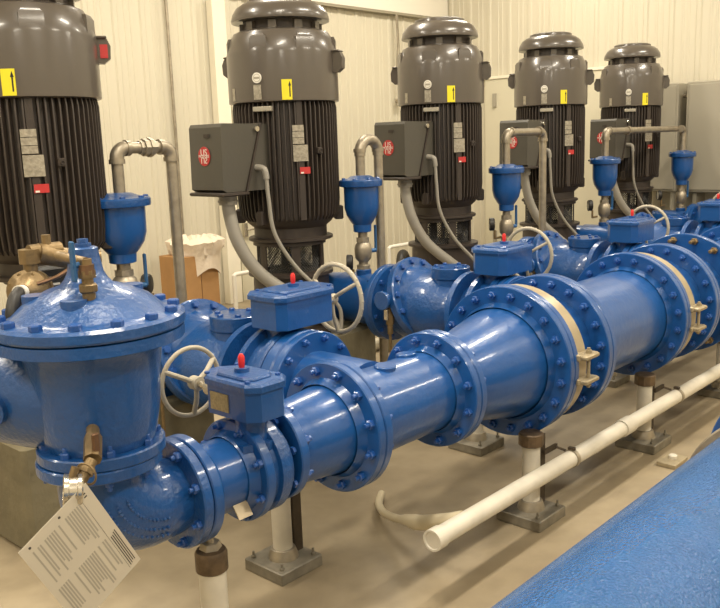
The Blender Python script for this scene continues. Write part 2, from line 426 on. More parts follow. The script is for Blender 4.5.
    b = MB(); b.box(M3 @ V((.338, 0, 1.645)), (.03, .035, .04), M3, b=.005); b.torus(M3 @ V((.356, 0, 1.645)), M3 @ X, .009, .003, 16, 6); b.build('grounding_lug', FRAMEM, t)
    b = MB(); a = -2.72; M3 = Matrix.Rotation(a, 3, 'Z'); b.box(M3 @ V((.33, 0, 1.90)), (.03, .12, .03), M3, b=.004); b.build('splice_plate', CAB, t)
    return t

MX = [2.09 + 1.645 * i for i in range(5)]; MY = 4.06
mlabels = ['largest grey motor at the far left, cropped, nearest the camera, above the brass pilot valve',
           'second nearest motor, its junction box standing before the white wall post',
           'middle motor of the row of five, behind the second nearest handwheel',
           'fourth motor in the row, left of the long horizontal galvanised vent pipe',
           'farthest and smallest motor, beside the grey electrical cabinets']
m0 = make_motor(mlabels[0]); m0['group'] = 'vertical motors along the back wall'
motors = [m0] + [dup(m0, (MX[i], MY, 0), mlabels[i]) for i in range(1, 5)]
m0.location = (MX[0] - .03, MY, 0)
for ch in m0.children:
    if ch.name.startswith('lifting_lug'): ch.rotation_euler.z = .62
motors[1].location.x += .015
M3 = Matrix.Rotation(-.53, 3, 'Z'); b = MB(); b.box(M3 @ V((.372, -.031, 2.17)), (.036, .004, .065), M3); b.build('red_label', RED, m0)

# ------------------------------------------------------------------ discharge heads with lattice guards
def make_head(label):
    t = thing('pump_head', label, 'pump', group='black pump discharge heads under the motors')
    b = MB()
    b.lathe([(.31, .50), (.32, .505), (.32, .535), (.26, .545), (.25, .57), (.245, .86), (.275, .865), (.275, .885), (.23, .89), (.19, .89), (.19, .88)], seg=48)
    b.lathe([(.19, 1.06), (.235, 1.06), (.235, 1.082), (.19, 1.082)], seg=48, closed=True)
    b.build('head_body', FRAMEM, t)
    for k in range(6):
        a = -2.15 + 2 * PI * k / 6; w = .13
        curved_plate(.212, a - w, a + w, .885, 1.065, th=.01, n=6).build('column', FRAMEM, t)
    for k in range(6):
        b = MB(); a = -2.15 + 2 * PI * (k + .5) / 6; w = PI / 6 - .12
        z0, z1 = .89, 1.06; n = 9; R = .205
        for sg in (1, -1):
            for i in range(-n, n + 1):
                # diagonal strand clipped to the window
                pts = []
                for q in range(15):
                    z = z0 + (z1 - z0) * q / 14; th = a + sg * ((i / n) * 2 * w + (z - (z0 + z1) / 2) / R * .9)
                    if a - w <= th <= a + w: pts.append(on_cyl(R, th, z))
                if len(pts) > 1:
                    for p, q_ in zip(pts[:1], pts[-1:]): b.cyl(p, q_, .0032, 4)
        b.build('guard_screen', SCREENM, t, smooth=False)
    b = MB(); b.cyl((0, 0, .88), (0, 0, 1.10), .018, 20); b.cyl((0, 0, .88), (0, 0, .92), .035, 20); b.build('shaft', STEEL, t)
    return t
h0 = make_head('black lattice-sided pump head under the far left motor, behind the brass pilot')
hl = ['black pump head with pale lattice windows under the second nearest motor',
      'black pump head under the middle motor, right of the second blue urn valve',
      'black pump head under the fourth motor of the row', 'black pump head under the farthest motor']
for i in range(1, 5): dup(h0, (MX[i], MY, 0), hl[i - 1])
h0.location = (MX[0], MY, 0)
ped = MB(); ped.box((0, 0, .25), (1.0, .98, .5), b=.02)
ped = ped.build('concrete_pedestal', CONC, None, (MX[0] - .10, 3.80, 0))
tag(ped, 'concrete pedestal at the far left, under the nearest pump', 'pedestal', 'concrete pedestals under the pumps')
pl = ['concrete pedestal under the second nearest pump, before the cream door', 'concrete pedestal under the middle pump', 'concrete pedestal under the fourth pump', 'concrete pedestal under the farthest pump']
for i in range(1, 5):
    c = ped.copy(); COL.objects.link(c); c.location = (MX[i] + .03, 4.08, 0); c.scale = (.70, .84, 1); c['label'] = pl[i - 1]

# flexible conduits from each junction box
def conduit_thick():
    b = MB(); P = [(-.50, -.02, 1.40), (-.50, -.025, 1.30), (-.475, -.06, 1.12), (-.38, -.12, .93), (-.20, -.22, .76), (-.0, -.32, .60), (.05, -.36, .50)]
    b.tube(P, .040, 18, smooth=10); b.tube([P[0], (-.50, -.02, 1.345)], .055, 18); b.tube([(-.50, -.02, 1.372), (-.50, -.02, 1.36)], .062, 8)
    return b
def conduit_thin():
    b = MB(); P = [(-.35, -.17, 1.555), (-.345, -.19, 1.54), (-.34, -.195, 1.48), (-.335, -.20, 1.36), (-.31, -.21, 1.16), (-.20, -.26, .95), (-.06, -.34, .78), (.05, -.38, .66), (.05, -.385, .5)]
    b.tube(P, .0125, 12, smooth=10); b.tube([(-.36, -.13, 1.56), P[0], P[1], (-.34, -.195, 1.49)], .019, 12, smooth=6)
    return b
ct = conduit_thick().build('flexible_conduit', CONDM, None, (MX[0], MY, 0)); cn = conduit_thin().build('wiring_conduit', CONDM, None, (MX[0], MY, 0))
who = ['far left', 'second nearest', 'middle', 'fourth', 'farthest']
tag(ct, 'thick grey flexible conduit below the far left motor', 'conduit', 'thick flexible conduits'); tag(cn, 'thin grey conduit down the far left motor', 'conduit', 'thin conduits down the motors')
SC = [1, 1, .955, .94, .925]
ct.location.x = MX[1]; cn.location.x = MX[1]; ct['label'] = 'thick grey conduit curving down from the junction box of the second nearest motor'; cn['label'] = 'thin grey conduit hanging down in front of the second nearest motor'
for i in range(2, 5):
    motors[i].scale = (SC[i], SC[i], 1)
    c = ct.copy(); COL.objects.link(c); c.location.x = MX[i]; c.scale = (SC[i], SC[i], 1); c['label'] = 'thick grey conduit curving down from the junction box of the %s motor' % who[i]
    c = cn.copy(); COL.objects.link(c); c.location.x = MX[i]; c.scale = (SC[i], SC[i], 1); c['label'] = 'thin grey conduit hanging down in front of the %s motor' % who[i]

# ------------------------------------------------------------------ laterals (local origin at floor below x of the lateral; pieces run along Y)
LX = [2.40 + 1.645 * i for i in range(5)]; LZ = .68
def flange(b, y, r=.241, t=.034, ax=Y, c=None):
    o = V((0, 0, LZ)) + ax * y if c is None else V(c) + V(ax) * y
    b.disc(o, ax, r, t, 48, b=.004); return b

def make_check(label):
    t = thing('check_valve', label, 'valve', group='blue check valves on the pump lines')
    b = MB()
    b.lathe([(.241, 0), (.241, .034), (.175, .036), (.165, .06), (.175, .10), (.20, .17), (.215, .25), (.215, .44), (.19, .52), (.165, .56), (.165, .58), (.241, .586), (.241, .62)], (0, 2.84, LZ), Y, 48)
    # tilted neck swelling towards the bolted cover
    n = V((0, -.93, .36)).normalized()
    b.lathe([(.12, -.30), (.165, -.20), (.195, -.10), (.215, -.02)], V((0, 3.24, LZ + .045)), n, 40)
    b.ball((0, 3.04, LZ), .205, 1, 1.15, .96)
    b.build('valve_body', CAST, t)
    b = MB(); b.disc(V((0, 3.24, LZ + .045)) - n * .028, n, .262, .056, 48, b=.008)
    b.lathe([(.205, 0), (.19, .03), (.16, .08), (.10, .13)], V((0, 3.24, LZ + .045)) + n * .025, n, 40)
    b.build('cover_flange', CAST, t)
    bolts(t, V((0, 3.24, LZ + .045)) + n * .028, n, .233, 14, r=.019, h=.018, stud=0)
    b = MB(); b.lathe([(.112, .10), (.108, .19), (.116, .20), (.116, .258), (.112, .262)], (0, 3.0, LZ), Z, 36); b.build('port_cap', CAST, t)
    bolts(t, (0, 3.0, LZ + .262), Z, .084, 6, r=.014, h=.012, stud=0, name='cap_bolt')
    # side lever boss on -X
    b = MB(); b.cyl((-.16, 3.30, LZ + .07), (-.275, 3.30, LZ + .07), .045, 20); b.disc((-.275, 3.30, LZ + .07), -X, .058, .02, 20); b.build('side_boss', CAST, t)
    bolts(t, (0, 2.84 + .62 - .034, LZ), -Y, .214, 12, r=.015, h=.018, stud=0)
    return t
def make_drain(label):
    t = thing('drain_cock', label, 'valve', group='brass drain cocks beside the check valves')
    b = MB(); b.cyl((-.24, 3.28, .70), (-.24, 3.28, .66), .016, 12); b.cyl((-.24, 3.28, .665), (-.24, 3.28, .60), .024, 8); b.cyl((-.27, 3.28, .64), (-.20, 3.28, .64), .014, 10)
    b.cyl((-.24, 3.28, .60), (-.24, 3.28, .54), .017, 12); b.cyl((-.24, 3.28, .545), (-.24, 3.28, .0), .009, 10); b.build('cock_body', BRASS, t)
    b = MB(); b.box((-.275, 3.28, .665), (.012, .03, .07), b=.004); b.build('cock_handle', STEEL, t)
    return t

def gearbox(t, c, L, W, H, Mr, wheelR, plate=False, shaft=.14, name='gearbox'):
    """bevelled gear operator; local X is the wheel shaft direction"""
    c = V(c)
    x, y = L / 2, W / 2; k = .035; k2 = .06
    poly = [(-x + k, -y), (x - k2, -y), (x, -y + k2), (x, y - k2), (x - k2, y), (-x + k, y), (-x, y - k), (-x, -y + k)]
    b = MB(); b.prism(poly, 0, H, Mr, c); gb = b.build('gearbox', BLUE, t, ang=20)
    big = [(p[0] * 1.06, p[1] * 1.08) for p in poly]
    b = MB(); b.prism(big, H - .004, H + .022, Mr, c, inset=.008); b.prism([(p[0] * .72, p[1] * .72) for p in poly], H + .02, H + .032, Mr, c, inset=.006); b.build('gearbox_lid', CAST, gb, ang=20)
    b = MB(); b.lathe([(.055, -.10), (.05, 0)], c + Mr @ V((-.03, 0, 0)), Z, 24); b.lathe([(.085, -.11), (.085, -.085)], c + Mr @ V((-.03, 0, 0)), Z, 6); b.build('gearbox_neck', CAST, gb)
    b = MB(); b.cyl(c + Mr @ V((0, 0, H + .03)), c + Mr @ V((0, 0, H + .045)), .025, 16); b.build('indicator_base', CAST, gb)
    b = MB(); p = c + Mr @ V((.0, 0, H + .045)); b.lathe([(.009, 0), (.011, .012), (.011, .035), (.006, .044)], p, Z, 12); b.build('pointer', REDP, gb)
    for sx in (-1, 1):
        for sy in (-1, 1):
            q = c + Mr @ V((sx * x * .72, sy * y * .78, H + .022)); o = bpy.data.objects.new('lid_bolt', bolt_mesh(.009, .008, BOLTM, 0)); COL.objects.link(o); o.parent = gb; o.location = q
    if plate:
        b = MB(); b.box(c + Mr @ V((.02, y + .002, H * .47)), (.088, .004, .058), Mr); b.build('nameplate', GOLDPL, gb, smooth=False)
    # handwheel
    hw = c + Mr @ V((x + shaft, .0, H * .5)); ax = Mr @ X
    b = MB(); b.cyl(c + Mr @ V((x - .02, 0, H * .5)), hw, .013, 14); b.cyl(c + Mr @ V((x - .01, 0, H * .5)), c + Mr @ V((x + .035, 0, H * .5)), .03, 18); b.build('wheel_shaft', STEEL, gb)
    b = MB(); rimc = hw + ax * .0; b.torus(rimc, ax, wheelR, .0105 if wheelR > .13 else .008, 56, 12)
    u, w, _ = basis(ax)
    if wheelR > .13:
        for i in range(30):
            tt = 2 * PI * i / 30; b.ball(rimc + (u * math.cos(tt) + w * math.sin(tt)) * (wheelR + .004), .0085, seg=8, ring=6)
    for i in range(3):
        tt = 2 * PI * i / 3 + .5; d = u * math.cos(tt) + w * math.sin(tt)
        b.tube([rimc - ax * .028 + d * .015, rimc - ax * .024 + d * wheelR * .5, rimc + d * wheelR], .009, 10, smooth=5)
    b.lathe([(.024, -.05), (.024, -.012), (.014, -.008)], rimc, ax, 18)
    b.build('handwheel', WHEELM, t)
    return gb

def make_lateral_valve(label):
    t = thing('butterfly_valve', label, 'valve', group='blue geared butterfly valves on the pump lines')
    b = MB()
    b.lathe([(.17, 2.60), (.235, 2.602), (.241, 2.61), (.241, 2.635), (.205, 2.64), (.205, 2.72), (.241, 2.725), (.241, 2.755), (.235, 2.76), (.17, 2.762)], (0, 0, LZ), Y, 48)
    b.cyl((0, 2.68, LZ + .18), (0, 2.68, LZ + .26), .07, 24)
    b.build('valve_body', CAST, t)
    bolts(t, (0, 2.60, LZ), -Y, .216, 12, r=.016, h=.02, stud=.012)
    gearbox(t, (.055, 2.66, .935), .355, .225, .125, Matrix.Identity(3), .155, shaft=.085)
    return t
def make_branch(label):
    t = thing('branch_spool', label, 'pipe', group='blue spools between butterfly and check valves')
    b = MB(); b.lathe([(.165, 2.764), (.165, 2.83)], (0, 0, LZ), Y, 48); b.build('barrel', BLUE, t)
    return t
def make_discharge(label, ya):
    t = thing('discharge_pipe', label, 'pipe', group='blue pump discharge pipes')
    b = MB(); b.lathe([(.165, 3.50), (.165, 3.80)], (0, 0, LZ), Y, 48)
    P = [(0, 3.78, LZ), (-.01, 3.88, LZ), (-.04, 3.96, LZ), (-.10, 4.02, LZ), (-.16, 4.05, LZ), (-.22, 4.06, LZ)]
    b.tube(P, .15, 32, smooth=4); b.build('barrel', BLUE, t)
    b = MB(); b.disc((0, 3.464, LZ), Y, .241, .036, 48); b.disc((0, ya - .235, LZ), Y, .225, .03, 48); b.build('flange', BLUE, t)
    bolts(t, (0, 3.50, LZ), Y, .214, 12, r=.015, h=.018, stud=.012)
    b = MB(); b.lathe([(.05, .12), (.05, .20), (.042, .205)], (0, ya, LZ), Z, 24); b.build('outlet_boss', CAST, t)
    return t
cv0 = make_check('nearest blue check valve with round capped port, behind the small cream handwheel')
lv0 = make_lateral_valve('nearest blue gear-operated valve, large box with red pointer and large cream handwheel')
dc0 = make_drain('brass drain cock left of the small handwheel, by the nearest check valve')
AY = [3.87, 3.70, 3.67, 3.67, 3.62]
for i in range(5):
    if i:
        dup(cv0, (LX[i], 0, 0), ['', 'blue check valve with round cap beside the second urn-shaped air valve', 'blue check valve of the middle pump line, left of the third gear box', 'blue check valve just right of the third handwheel', 'farthest blue check valve, at the right edge beyond the last gear box'][i])
        dup(lv0, (LX[i], 0, 0), ['', 'second nearest blue valve gear box with cream handwheel behind the largest reducer', 'third blue valve gear box and handwheel, below the fourth urn valve', 'blue gear box with handwheel at the right edge of the picture', 'farthest blue geared valve beyond the right edge'][i])
        dup(dc0, (LX[i], 0, 0), ['', 'brass drain cock hanging beside the second blue check valve', 'brass drain cock beside the middle check valve', 'brass drain cock beside the fourth check valve', 'brass drain cock beside the farthest check valve'][i])
    s = thing('discharge_pipe', ['blue discharge pipe of the nearest pump, below the first urn valve', 'blue discharge pipe below the second urn valve, behind the large handwheel', 'blue discharge pipe of the middle pump, below the third urn valve', 'blue discharge pipe below the fourth urn valve', 'blue discharge pipe below the farthest urn valve'][i], 'pipe', (LX[i], 0, 0), group='blue pump discharge pipes')
    b = MB(); b.lathe([(.165, 3.50), (.165, 3.86)], (0, 0, LZ), Y, 48)
    P = [(0, 3.85, LZ), (-.015, 3.93, LZ), (-.05, 4.0, LZ), (-.10, 4.04, LZ), (-.16, 4.06, LZ), (-.20, 4.06, LZ)]
    b.tube(P, .155, 32, smooth=4); b.build('barrel', BLUE, s)
    b = MB(); b.disc((0, 3.464, LZ), Y, .241, .036, 48); b.build('flange', BLUE, s)
    bolts(s, (0, 3.50, LZ), Y, .214, 12, r=.015, h=.018, stud=.012)
    b = MB(); b.lathe([(.05, .10), (.05, .19), (.042, .195)], (0, AY[i], LZ), Z, 24); b.build('outlet_boss', CAST, s)
cv0.location = (LX[0], 0, 0); lv0.location = (LX[0], 0, 0); dc0.location = (LX[0], 0, 0)

# ------------------------------------------------------------------ urn shaped air release valves
def make_arv(label):
    t = thing('air_release_valve', label, 'valve', group='blue urn-shaped air release valves')
    b = MB(); b.lathe([(.046, 1.115), (.058, 1.12), (.060, 1.165), (.075, 1.185), (.098, 1.225), (.110, 1.275), (.112, 1.42)], seg=40)
    b.build('urn', BLUE, t)
    b = MB(); b.lathe([(.112, 1.405), (.136, 1.41), (.138, 1.42), (.138, 1.445), (.132, 1.452), (.085, 1.462), (.06, 1.475), (.035, 1.478)], seg=40); b.build('lid', CAST, t)
    bolts(t, (0, 0, 1.448), Z, .118, 8, r=.012, h=.014, stud=0)
    b = MB()
    b.cyl((0, 0, .86), (0, 0, 1.125), .030, 20); b.lathe([(.038, .87), (.044, .875), (.044, .90), (.038, .905)], seg=8)
    b.lathe([(.036, .925), (.052, .945), (.056, .98), (.056, 1.01), (.050, 1.035), (.036, 1.05)], seg=24)
    b.lathe([(.041, 1.05), (.041, 1.08)], seg=8); b.build('ball_valve', GALV, t)
    lv = MB(); lv.cyl((.05, -.02, .99), (.085, -.035, .99), .014, 12); lv.box((.085, -.035, 1.07), (.010, .022, .17), b=.004); lv.build('lever', LEVER, t)
    return t
def make_gauge(label):
    t = thing('pressure_gauge', label, 'gauge', group='black pressure gauges by the air valves')
    b = MB(); b.lathe([(.040, 0), (.047, .004), (.050, .012), (.050, .036), (.047, .040), (.043, .040), (.043, .034), (.0, .034)], (0, 0, 0), (-.75, .9, 0), 32); b.build('gauge_case', BLACKR, t)
    ax = V((-.75, .9, 0)).normalized(); b = MB(); b.disc(ax * .0345, ax, .0425, .002, 32, b=.0005); b.build('dial', WHITE, t)
    b = MB(); b.cyl((.0, 0, -.045), (.0, 0, -.115), .009, 10); b.cyl((0, 0, -.11), (.09, 0, -.11), .009, 10); b.build('gauge_stem', BRASS, t)
    return t
a0 = make_arv('largest blue urn-shaped air valve, between the far left motor and the bent pipe')
g0 = make_gauge('black gauge right of the nearest urn valve')
al = ['', 'second nearest blue urn valve, under a short galvanised return bend', 'middle blue urn valve, above the second cream handwheel', 'fourth blue urn valve, under the left end of the long horizontal vent pipe', 'farthest blue urn valve, right edge, in front of the wide grey cabinet']
gl = ['', 'black gauge left of the second blue urn valve stem', 'black gauge left of the third blue urn valve stem', 'black gauge left of the fourth blue urn valve stem', 'black gauge with white dial left of the farthest urn valve stem']
GP = [(.13, -.02, .985), (-.10, 0, .93), (-.12, .03, 1.02), (-.17, .03, 1.04), (-.36, .06, 1.03)]
for i in range(5):
    if i:
        dup(a0, (LX[i], AY[i], 0), al[i]); dup(g0, (LX[i] + GP[i][0], AY[i] + GP[i][1], GP[i][2]), gl[i])
a0.location = (LX[0] - .015, AY[0], 0); a0.scale = (1.2, 1.2, 1); g0.location = (LX[0] + GP[0][0], AY[0] + GP[0][1], GP[0][2]); g0.scale = (1.1, 1.1, 1.1)

# galvanised vent pipes
def vent(label, i, x1, zt=1.70, down=True, zb=.1, r=.030):
    t = thing('vent_pipe', label, 'pipe', (LX[i], AY[i], 0), group='galvanised vent pipes over the air valves')
    b = MB(); b.cyl((0, 0, 1.475), (0, 0, zt - .06), r, 20)
    b.cyl((.07, 0, zt), (x1 - .07, 0, zt), r, 20) if x1 > .2 else None
    if down: b.cyl((x1, 0, zb), (x1, 0, zt - .06), r, 20)
    b.build('straight_pipe', GALV, t)
    b = MB()
    R = .055 if x1 > .2 else x1 / 2 - .001
    b.arc((0, 0, zt), Z, X, R, r + .006, 18, 10, .015, .012)
    b.lathe([(r + .011, zt - .078), (r + .011, zt - .055)], seg=20)
    b.lathe([(r + .011, .052), (r + .011, .075)], (0, 0, zt), X, 20) if x1 > .2 else None
    b.build('pipe_elbow', GALV, t)
    b = MB()
    if down:
        b.arc((x1, 0, zt), X, -Z, R, r + .006, 18, 10, .012, .015); b.lathe([(r + .011, zt - .078), (r + .011, zt - .055)], (x1, 0, 0), seg=20)
        if x1 > .2: b.lathe([(r + .011, -.075), (r + .011, -.052)], (x1, 0, zt), X, 20)
        b.build('pipe_elbow', GALV, t)
    return t
v = vent('galvanised vent pipe bending over beside the far left motor and down before the cardboard box', 0, .33)
b = MB(); b.lathe([(.036, -.05), (.036, -.03), (.046, -.028), (.046, .0), (.052, .002), (.052, .026), (.036, .03), (.036, .05)], (.185, 0, 1.70), X, 8); b.build('union_fitting', GALV, v)
vent('short galvanised return bend above the second blue urn valve', 1, .175, zb=.1)
vent('galvanised vent pipe running right from the middle urn valve past a red emblem', 2, .545, 1.715)
v = vent('long horizontal galvanised vent pipe joining the two farthest urn valves', 3, 1.645, 1.70, down=False)
b = MB(); b.cyl((1.645, -.05, 1.475), (1.645, -.05, 1.64), .030, 20); b.build('straight_pipe', GALV, v); b = MB(); b.arc((1.645, -.05, 1.70), X, -Z, .055, .036, 18, 10, .012, .015); b.build('pipe_elbow', GALV, v); b = MB(); b.lathe([(.041, -.02), (.041, .02)], (.45, 0, 1.70), X, 16); b.build('socket_joint', GALV, v)

# ------------------------------------------------------------------ header, from the left elbow to the right
def spool(name, label, x0, x1, r0, r1, R0, R1, n0, n1, cat='pipe', m=BLUE, t0=.036, t1=.036, br=.017, back=True, prof=None, group=None, studs=.014):
    t = thing(name, label, cat, (x0, HY, HZ), group=group); L = x1 - x0
    b = MB(); b.lathe(prof or [(r0, .01), (r0, t0 + .03), (r1, L - t1 - .03), (r1, L - .01)], (0, 0, 0), X, 64); b.build('barrel', m, t)
    if R0:
        b = MB(); b.disc((0, 0, 0), X, R0, t0, 64, b=.004); b.lathe([(r0 + .02, t0), (r0 + .004, t0 + .035)], (0, 0, 0), X, 56, caps=False); b.build('flange', m, t)
    if R1:
        b = MB(); b.disc((L - t1, 0, 0), X, R1, t1, 64, b=.004); b.lathe([(r1 + .004, -.035), (r1 + .02, 0)], (L - t1, 0, 0), X, 56, caps=False); b.build('flange', m, t)
    if n0: bolts(t, (t0, 0, 0), X, (R0 + r0) / 2 + .008, n0, br, br, stud=studs)
    if n1: bolts(t, (L - t1, 0, 0), -X, (R1 + r1) / 2 + .008, n1, br, br, stud=studs)
    return t

# elbow below the control valve
HS = HZ - .02
t = thing('pipe_elbow', 'blue cast elbow at the lower left, under the large control valve', 'pipe', (1.16, HY, HS))
b = MB(); b.disc((0, 0, .170), Z, .171, .034, 48); b.build('flange', CAST, t)
P = [V((0, 0, .17)), V((0, 0, .14))] + [V((.15 - .15 * math.cos(a), 0, .12 - .12 * math.sin(a) - .0)) for a in [PI / 2 * k / 10 for k in range(11)]] + [V((.19, 0, 0)), V((.225, 0, 0))]
b = MB(); b.tube(P, lambda s: .128 - .012 * abs(2 * s - 1) ** 2, 36); b.build('bend', CAST, t)
b = MB(); b.disc((.222, 0, 0), X, .171, .034, 48); b.build('flange', CAST, t)
bolts(t, (.222, 0, 0), -X, .148, 8, .015, .016); bolts(t, (0, 0, .170), -Z, .148, 8, .013, .014)
# raised casting marks on the elbow
b = MB()
for th in (-.30, -.05, .20):
    for k in range(15):
        ph = .25 + k * .085 + .1 * th
        cen = V((.15 - .15 * math.cos(ph), 0, .12 - .12 * math.sin(ph))); out = V((-math.cos(ph), 0, -math.sin(ph)))
        p = cen + (V((0, -math.cos(th), 0)) + out * math.sin(th + .35)).normalized() * .1275
        b.ball(p, .0055 if k % 4 else .003, seg=6, ring=4)
b.build('casting_mark', CAST, t)

spool('pipe_spool', 'short blue pipe between the elbow and the small gear-operated valve', 1.420, 1.66, .118, .118, .171, .171, 0, 8, br=.014).location.z = HS
b = MB(); b.lathe([(.1225, 0), (.1225, .055)], (0, 0, 0), X, 20, a0=-.9 + PI, a1=.25 + PI, caps=False); b.lathe([(.1245, 0), (.1245, .055)], (0, 0, 0), X, 20, a0=-.9 + PI, a1=.25 + PI, caps=False)
lb = MB()
lb.box((0, 0, 0), (.055, .004, .075)); o = lb.build('tape_label', BAND, None, (1.565, HY - .104, HS - .075)); o.rotation_euler = (-.62, 0, 0); o.parent = None
tag(o, 'tan tag stuck to the underside of the short blue pipe', 'tag')

t = thing('butterfly_valve', 'small blue geared valve with brass nameplate, red pointer and small handwheel', 'valve', (1.70, HY, HS))
b = MB(); b.lathe([(.12, -.04), (.150, -.036), (.150, -.01), (.165, -.005), (.165, .035), (.150, .04), (.150, .055), (.12, .058)], (0, 0, 0), X, 48); b.cyl((-.0, 0, .12), (0, 0, .19), .055, 24); b.build('valve_body', CAST, t)
bolts(t, (.058, 0, 0), X, .148, 8, .014, .014, stud=.012)
Mz = Matrix.Rotation(PI / 2, 3, 'Z')
gearbox(t, (-.03, -.02, .195), .28, .160, .10, Mz, .118, plate=True, shaft=.14)

red1 = spool('pipe_reducer', 'smallest blue conical reducer, right of the small geared valve', 1.775, 2.11, .118, .165, .171, .241, 8, 12, group=None,
      prof=[(.130, .01), (.132, .05), (.145, .10), (.163, .27), (.165, .33)])
tee1 = spool('pipe_tee', 'straight blue pipe with low round ports on top, between two reducers', 2.113, 2.69, .165, .165, .241, .241, 12, 12)
b = MB(); b.lathe([(.158, .10), (.158, .42)], (LX[0] - 2.113, 0, 0), Y, 48); b.disc((LX[0] - 2.113, .40, 0), Y, .241, .04, 48); b.build('branch', BLUE, tee1)
b = MB()
for xx, yy in ((.10, .02), (.25, -.02), (.44, .03)):
    b.disc((xx, yy, .150), V((0, yy * 3, 1)), .042, .024, 28)
b.build('port_boss', BLUE, tee1)
bolts(tee1, (LX[0] - 2.113, .40, 0), -Y, .214, 12, .016, .018)
red2 = spool('pipe_reducer', 'large blue conical reducer widening from the straight pipe to the biggest flanges', 2.693, 3.24, .165, .254, .241, .349, 12, 20, br=.019,
      prof=[(.165, .01), (.168, .09), (.185, .14), (.247, .44), (.254, .50), (.254, .54)])

def clampband(x, label, la):
    t = thing('clamp_band', label, 'clamp', (x, HY, HZ), group='tan clamp bands around the largest couplings')
    b = MB(); b.lathe([(.300, 0), (.333, 0), (.336, .004), (.336, .081), (.333, .085), (.300, .085)], (0, 0, 0), X, 72, closed=True); b.build('band', BAND, t)
    # two lug plates joined by a threaded rod, on the camera side
    for dz in (.055, -.055):
        b = MB(); b.box((.045, -.352, dz), (.12, .075, .022), b=.006); b.box((-.0, -.33, dz), (.05, .06, .03), b=.005); b.build('lug', LUGM, t)
    b = MB(); b.cyl((.05, -.362, -.09), (.05, -.362, .09), .008, 12); b.build('threaded_rod', LUGM, t)
    for dz in (.066, -.082):
        b = MB(); b.lathe([(.015, 0), (.015, .015)], (.05, -.362, dz), Z, 6); b.build('nut', LUGM, t)
    return t
def coupling(x0, x1, label):
    t = thing('pipe_coupling', label, 'coupling', (x0, HY, HZ), group='short blue couplings between the largest flanges'); L = x1 - x0
    b = MB(); b.lathe([(.25, .0), (.262, .04), (.262, .10), (.298, .13), (.298, .15), (.275, .17), (.262, .22), (.262, L)], (0, 0, 0), X, 64); b.build('sleeve', BLUE, t)
    b = MB(); b.disc((0, 0, 0), X, .349, .036, 64); b.build('flange', BLUE, t)
    b = MB(); b.disc((L - .04, 0, 0), X, .349, .04, 64); b.build('flange', BLUE, t)
    bolts(t, (L - .04, 0, 0), -X, .315, 20, .019, .02, stud=.02)
    return t
coupling(3.243, 3.60, 'blue coupling behind the nearest tan clamp band')
clampband(3.285, 'nearest tan clamp band with threaded lug, round the biggest blue flange', 0)
tee2 = spool('pipe_tee', 'widest shiny blue barrel between the two tan clamp bands', 3.603, 4.49, .254, .254, .349, .349, 20, 20, br=.019)
b = MB(); b.lathe([(.16, .15), (.16, .42)], (LX[1] - 3.603, 0, 0), Y, 48); b.disc((LX[1] - 3.603, .44, 0), Y, .241, .036, 48); b.build('branch', BLUE, tee2)
coupling(4.493, 4.93, 'blue coupling behind the farther tan clamp band')
clampband(4.54, 'farther tan clamp band, near the right edge of the picture', 0)
# anchor flange with brass coloured studs
t = thing('pipe_spool', 'dark blue flanged piece with brass studs at the right edge', 'pipe', (4.933, HY, HZ))
b = MB(); b.lathe([(.254, .0), (.254, .37)], (0, 0, 0), X, 64); b.build('barrel', BLUE, t)
b = MB(); b.disc((0, 0, 0), X, .349, .036, 64); b.build('flange', BLUE, t)
b = MB(); b.disc((.33, 0, 0), X, .375, .04, 64); b.build('flange', BLUE, t)
bolts(t, (.33, 0, 0), -X, .338, 16, .022, .024, m=BRASS, stud=.05)
tee3 = spool('pipe_tee', 'blue barrel leaving the picture at the right, past the brass studs', 5.306, 6.15, .254, .254, .349, .349, 20, 20, br=.019)
b = MB(); b.lathe([(.16, .15), (.16, .42)], (LX[2] - 5.306, 0, 0), Y, 48); b.disc((LX[2] - 5.306, .44, 0), Y, .241, .036, 48); b.build('branch', BLUE, tee3)
tee4 = spool('pipe_spool', 'farthest blue header pipe beyond the right edge', 6.153, 9.3, .254, .254, .349, .349, 20, 0, br=.019)
b = MB()
for i in (3, 4):
    b.lathe([(.16, .15), (.16, .42)], (LX[i] - 6.153, 0, 0), Y, 48); b.disc((LX[i] - 6.153, .44, 0), Y, .241, .036, 48)
b.build('branch', BLUE, tee4)
# short blue pipes from the branches to the butterfly valves
sl = ['nearest short blue pipe between header tee and large geared valve', 'short blue pipe behind the biggest reducer flange', 'short blue pipe of the middle pump line at the header', 'short blue pipe of the fourth pump line', 'short blue pipe of the farthest pump line']
for i in range(5):
    t = thing('pipe_spool', sl[i], 'pipe', (LX[i], 0, LZ), group='short blue pipes between header and geared valves')
    y0 = 2.533 if i == 0 else 2.567
    b = MB(); b.disc((0, y0, 0), Y, .241, 2.598 - y0, 48, b=.008); b.build('flange', BLUE, t)
    t2 = thing('pipe_spool', ['nearest', 'second', 'third', 'fourth', 'fifth'][i] + ' blue spacer between geared valve and check valve', 'pipe', (LX[i], 0, LZ), group='blue spacers before the check valves')
    b = MB(); b.lathe([(.165, 2.764), (.165, 2.838)], (0, 0, 0), Y, 48); b.build('barrel', BLUE, t2)

